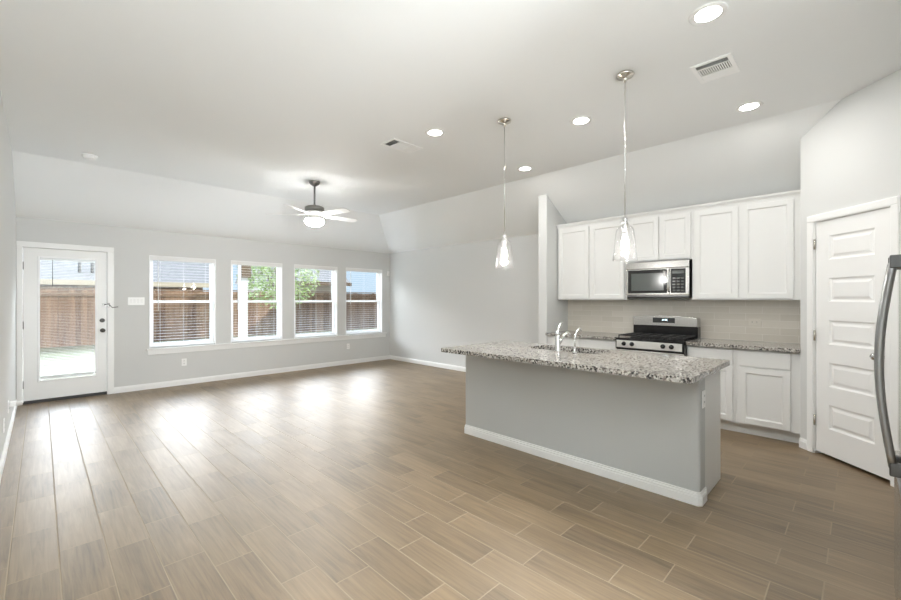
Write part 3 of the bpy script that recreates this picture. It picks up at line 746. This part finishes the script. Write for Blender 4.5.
MB().lathe([(.070, HF), (.072, HF-.012), (.066, HF-.018)], (.40, 6.318, 0), 28).build('base', M['plastic'], sm)
MB().lathe([(.060, HF-.017), (.058, HF-.036), (.042, HF-.044), (0, HF-.045)], (.40, 6.318, 0), 28).build('cover', M['plastic'], sm)

# pendants
def pendant(loc, label, first=[None]):
    if first[0] is None:
        x, y, z = loc
        r = thing('pendant_light', label, 'pendant light', loc, 'glass pendants over the island')
        MB().lathe([(.062, z), (.064, z-.006), (.058, z-.018), (.02, z-.024), (.010, z-.035), (.010, z-.06), (0, z-.061)], (x, y, 0), 28).build('canopy', M['satin'], r)
        MB().lathe([(.0036, z-.05), (.0036, 1.985)], (x, y, 0), 12).build('rod', M['chrome'], r)
        MB().lathe([(.008, 1.99), (.016, 1.985), (.020, 1.972), (.016, 1.955), (.020, 1.945), (.026, 1.935), (.026, 1.90), (.020, 1.89), (.018, 1.862), (0, 1.86)], (x, y, 0), 20).build('socket', M['chrome'], r)
        MB().lathe([(.022, 1.966), (.036, 1.958), (.036, 1.950), (.024, 1.940), (.030, 1.928), (.052, 1.912), (.062, 1.896), (.066, 1.87), (.0865, 1.672), (.088, 1.666), (.085, 1.666), (.0635, 1.87), (.059, 1.894), (.050, 1.908), (.028, 1.924)], (x, y, 0), 32, caps=False).build('glass_shade', M['shade'], r)
        MB().lathe([(.013, 1.862), (.014, 1.85), (.024, 1.822), (.030, 1.792), (.027, 1.765), (.015, 1.748), (0, 1.744)], (x, y, 0), 20).build('bulb', M['bulb'], r)
        first[0] = r
    else: r = dup(first[0], loc, label)
    lamp('pendant_lamp', 'POINT', (loc[0], loc[1], 1.71), 9, .03, color=(1, .985, .96))
pendant((3.062, 2.349, HF), 'clear glass bell pendant over the sink end of the island, farther one')
pendant((3.072, 1.236, HF), 'clear glass bell pendant over the island\'s near end, in front of the wall cabinets')

# ceiling fan
FXc, FYc = 2.748, 5.481
fan = thing('ceiling_fan', 'white five-blade ceiling fan with nickel downrod and lit glass bowl', 'ceiling fan', (FXc, FYc, HF))
c0 = (FXc, FYc, 0)
MB().lathe([(.074, HF), (.074, HF-.01), (.062, HF-.035), (.03, HF-.06), (.014, HF-.066)], c0, 28).build('canopy', M['nickel'], fan)
MB().lathe([(.0125, HF-.06), (.0125, 2.70)], c0, 14).build('downrod', M['nickel'], fan)
MB().lathe([(.02, 2.725), (.045, 2.712), (.105, 2.700), (.132, 2.685), (.132, 2.645), (.115, 2.63), (.05, 2.625)], c0, 32).build('motor_housing', M['nickel'], fan)
MB().lathe([(.05, 2.626), (.125, 2.622), (.13, 2.60), (.11, 2.578), (.075, 2.568), (.075, 2.530), (.118, 2.522), (.118, 2.512)], c0, 32).build('switch_housing', M['trim'], fan)
for k in range(5):
    A = math.radians(140-72*k); ca, sa = math.cos(A), math.sin(A)
    pitch = math.radians(-12)
    def xf(r, w_, z, ca=ca, sa=sa):
        zz = z+w_*math.sin(pitch); ww_ = w_*math.cos(pitch)
        return (FXc+r*ca-ww_*sa, FYc+r*sa+ww_*ca, zz)
    out = [(.17, -.048), (.30, -.058), (.56, -.066), (.635, -.060), (.655, -.035), (.66, 0), (.655, .035), (.635, .060), (.56, .066), (.30, .058), (.17, .048)]
    bl_ = MB(xf).prism([(r, w_, 2.576) for r, w_ in out], (0, 0, .006)).build('blade', M['trim'], fan)
    MB(xf).prism([(.09, -.018, 2.582), (.19, -.012, 2.582), (.26, -.030, 2.582), (.27, 0, 2.582), (.26, .030, 2.582), (.19, .012, 2.582), (.09, .018, 2.582)], (0, 0, .006)).build('blade_bracket', M['trim'], bl_)
MB().lathe([(.110, 2.518), (.128, 2.507), (.133, 2.488), (.120, 2.458), (.088, 2.434), (.04, 2.420), (0, 2.418)], c0, 32).build('light_bowl', M['bowl'], fan)
MB().lathe([(.009, 2.418), (.009, 2.405), (0, 2.400)], c0, 12).build('finial', M['nickel'], fan)
pc = MB().tube([(FXc-.080, FYc-.080, 2.53), (FXc-.100, FYc-.100, 2.50), (FXc-.102, FYc-.102, 2.19)], .0012, 6).build('pull_chain', M['plastic'], fan)
MB().lathe([(.003, 2.192), (.005, 2.18), (.004, 2.165), (0, 2.162)], (FXc-.102, FYc-.102, 0), 10).build('chain_fob', M['plastic'], pc)

# ------------------------------------------------------------------ electrical plates
def plate(name, label, cat, xf, w_, h_, gangs, kind, group=None, mp='plastic', mr='trim'):
    """xf maps (a, n, z): a along the wall, n out of the wall, z up, all relative to the plate centre"""
    r = thing(name, label, cat, xf(0, 0, 0), group)
    MB(xf).box(-w_/2, w_/2, 0, .006, -h_/2, h_/2).build('cover_plate', M[mp], r, bevel=.002)
    for g in range(gangs):
        a = (g-(gangs-1)/2)*.044
        if kind == 'switch': MB(xf).box(a-.014, a+.014, .006, .009, -.032, .032).build('rocker', M['trim'], r, bevel=.001)
        else:
            for dz in (.021, -.021):
                o = MB(xf).lathe([(.016, .006), (.016, .008)], (a, 0, dz), 16, 'y').build('receptacle', M[mr], r)
                MB(xf).box(a-.007, a-.0045, .008, .0086, dz-.003, dz+.008).box(a+.0045, a+.007, .008, .0086, dz-.003, dz+.008).build('slots', M['slot'], o)
    return r
def onwin(x, z): return lambda a, n, zz: (x+a, YW-n, z+zz)
def onleft(y, z): return lambda a, n, zz: (XL+n, y+a, z+zz)
plate('light_switch', 'white four-gang switch plate on the wall beside the patio door', 'switch', onwin(1.02, 1.355), .20, .115, 4, 'switch')
plate('wall_outlet', 'white outlet on the wall below the window beside the patio door', 'outlet', onwin(1.638, .365), .072, .115, 1, 'outlet', 'white wall outlets')
plate('wall_outlet', 'white outlet on the wall below the window nearest the far corner', 'outlet', onwin(4.642, .38), .072, .115, 1, 'outlet', 'white wall outlets')
plate('wall_outlet', 'white outlet low on the left wall, nearest the camera', 'outlet', onleft(5.25, .285), .072, .115, 1, 'outlet', 'white wall outlets')
plate('wall_outlet', 'white outlet low on the left wall with a plug-in device in it', 'outlet', onleft(5.94, .32), .072, .115, 1, 'outlet', 'white wall outlets')
plate('wall_outlet', 'white outlet on the end of the grey island under the countertop', 'outlet', lambda a, n, z: (IX+.082+a, IY0-n, .70+z), .070, .115, 1, 'outlet', 'white wall outlets')
plate('wall_outlet', 'beige outlet set sideways in the tile backsplash near the pantry', 'outlet', lambda a, n, z: (XK-.009-n, .83+z, 1.125+a), .072, .115, 1, 'outlet', None, 'almond', 'almond')
pg = thing('plug_in_device', 'white plug-in device sticking out of the left wall outlet by the patio door', 'plug', (XL, 5.94, .34))
MB().box(XL+.0095, XL+.055, 5.915, 5.965, .318, .372).build('plug_body', M['plastic'], pg, bevel=.008)
MB().lathe([(.014, XL+.05), (.016, XL+.095), (.010, XL+.105)], (0, 5.94, .348), 14, 'x').build('nozzle', M['plastic'], pg)
md = thing('motion_sensor', 'small white motion sensor high in the far corner by the last window', 'sensor', (5.685, YW, 1.985))
MB().box(5.66, 5.715, YW-.035, YW, 1.93, 2.04).build('housing', M['plastic'], md, bevel=.010)
MB().box(5.668, 5.707, YW-.038, YW-.034, 1.945, 1.985).build('sensor_lens', M['blind'], md, bevel=.001)

# ------------------------------------------------------------------ outside
struct(MB().prism([(-40, YW+.14, -.16), (60, YW+.14, -.16), (60, 70, -.16), (-40, 70, -.16)], (0, 0, .05)).build('ground', M['lawn']), 'sunlit lawn of the back yard', 'lawn')
FYY = 17.7
fe = thing('wooden_fence', 'long wooden picket fence across the back yard seen through the windows', 'fence', (6, FYY, -.11))
m = MB(); x = -9.0
while x < 20:
    h = 1.70+random.uniform(-.012, .012); m.box(x, x+.134, FYY, FYY+.018, -.09, h); x += .14
m.build('pickets', M['fence'], fe)
MB().box(-9, 20, FYY-.04, FYY, 1.50, 1.60).box(-9, 20, FYY-.008, FYY+.04, 1.72, 1.76).build('rail', M['fence_d'], fe)
# neighbour houses beyond the fence
h1 = thing('neighbour_house', 'pale-roofed house beyond the fence, seen through the patio door and first window', 'house', (-1, 24, -.11))
MB().box(-9, 5.0, 20.3, 27, -.11, 2.15).build('walls', M['brickwall'], h1)
MB().prism([(-9.6, 19.6, 2.05), (-9.6, 24, 4.6), (-9.6, 28, 2.3), (-9.6, 28, 2.1)], (15.1, 0, 0)).build('roof', M['shingle'], h1)
MB().box(-9.6, 5.5, 19.52, 19.62, 1.90, 2.08).build('fascia', M['fascia'], h1)
for x in (1.0, 1.35): MB().lathe([(.05, 2.1), (.05, 2.75)], (x, 20.2, 0), 12).build('vent_pipe', M['rubber'], h1)
h2 = thing('neighbour_house', 'pale-roofed house beyond the fence, seen through the third window behind the tree', 'house', (11.4, 26, -.11))
MB().box(9.4, 13.2, 22.6, 28, -.11, 2.45).build('walls', M['post'], h2)
MB().prism([(9.0, 22.0, 2.4), (9.0, 26, 4.7), (9.0, 29, 2.5), (9.0, 29, 2.4)], (4.4, 0, 0)).build('roof', M['shingle'], h2)
MB().box(9.0, 13.4, 21.92, 22.02, 2.22, 2.42).build('fascia', M['beamwood'], h2)
h3 = thing('shade_house', 'added brick house out of view to the right that shades the fence', 'house', (14, 9, -.11))  # unseen house, put in to cast shade on the right of the fence
MB().box(12.5, 20, 4, 16.3, -.11, 5.5).build('walls', M['brickwall'], h3)
r3 = MB(); r3.add([(12.3, 3.8, 5.5), (20.2, 3.8, 5.5), (20.2, 16.5, 5.5), (12.3, 16.5, 5.5), (16.2, 7.7, 7.2), (16.2, 12.6, 7.2)], [(0, 1, 4), (1, 2, 5, 4), (2, 3, 5), (3, 0, 4, 5), (3, 2, 1, 0)])
r3.build('roof', M['shingle'], h3)
# patio post
pp = thing('patio_post', 'white patio post outside the second window with a dark wooden bracket', 'post', (3.62, 11, -.11))
MB().box(3.52, 3.69, 10.92, 11.09, -.11, 2.75).build('column', M['post'], pp)
MB().box(3.48, 3.74, 10.88, 11.14, -.11, .02).build('foot', M['post'], pp)
MB().box(3.53, 3.75, 10.86, 10.9, 1.93, 2.75).build('bracket', M['beamwood'], pp)
# tree in front of the fence
def tree(label, loc, rad, zc, nleaf, seed):
    rnd = random.Random(seed)
    t = thing('garden_tree', label, 'tree', loc); x, y, z = loc
    tr = MB(); tr.tube([(x, y, z), (x+.03, y, zc*.5), (x-.02, y+.02, zc)], [.07, .055, .035], 10)
    for k in range(8):
        a = k*.8; tr.tube([(x, y, zc*.55+.1*k), (x+.4*rad*math.cos(a), y+.4*rad*math.sin(a), zc+.05*k), (x+.8*rad*math.cos(a), y+.8*rad*math.sin(a), zc+.35*rad*math.sin(k))], [.03, .02, .008], 6)
    tr.build('trunk', M['bark'], t)
    lf = MB()
    for k in range(nleaf):
        while True:
            p = Vector((rnd.uniform(-1, 1), rnd.uniform(-1, 1), rnd.uniform(-1, 1)))
            if .2 < p.length < 1: break
        c = Vector((x+p.x*rad, y+p.y*rad, zc+p.z*rad*.85))
        a = Vector((rnd.uniform(-1, 1), rnd.uniform(-1, 1), rnd.uniform(-1, 1))).normalized(); b = a.orthogonal().normalized(); s = rnd.uniform(.05, .10)
        lf.add([c-a*s, c+b*s*.45+a*s*.1, c+a*s, c-b*s*.45+a*s*.1], [(0, 1, 2, 3)])
    lf.build('foliage', M['leaf'], t)
tree('leafy light green tree in the back yard, between the second and third windows', (6.3, 15.3, -.11), 1.45, 2.25, 2600, 3)
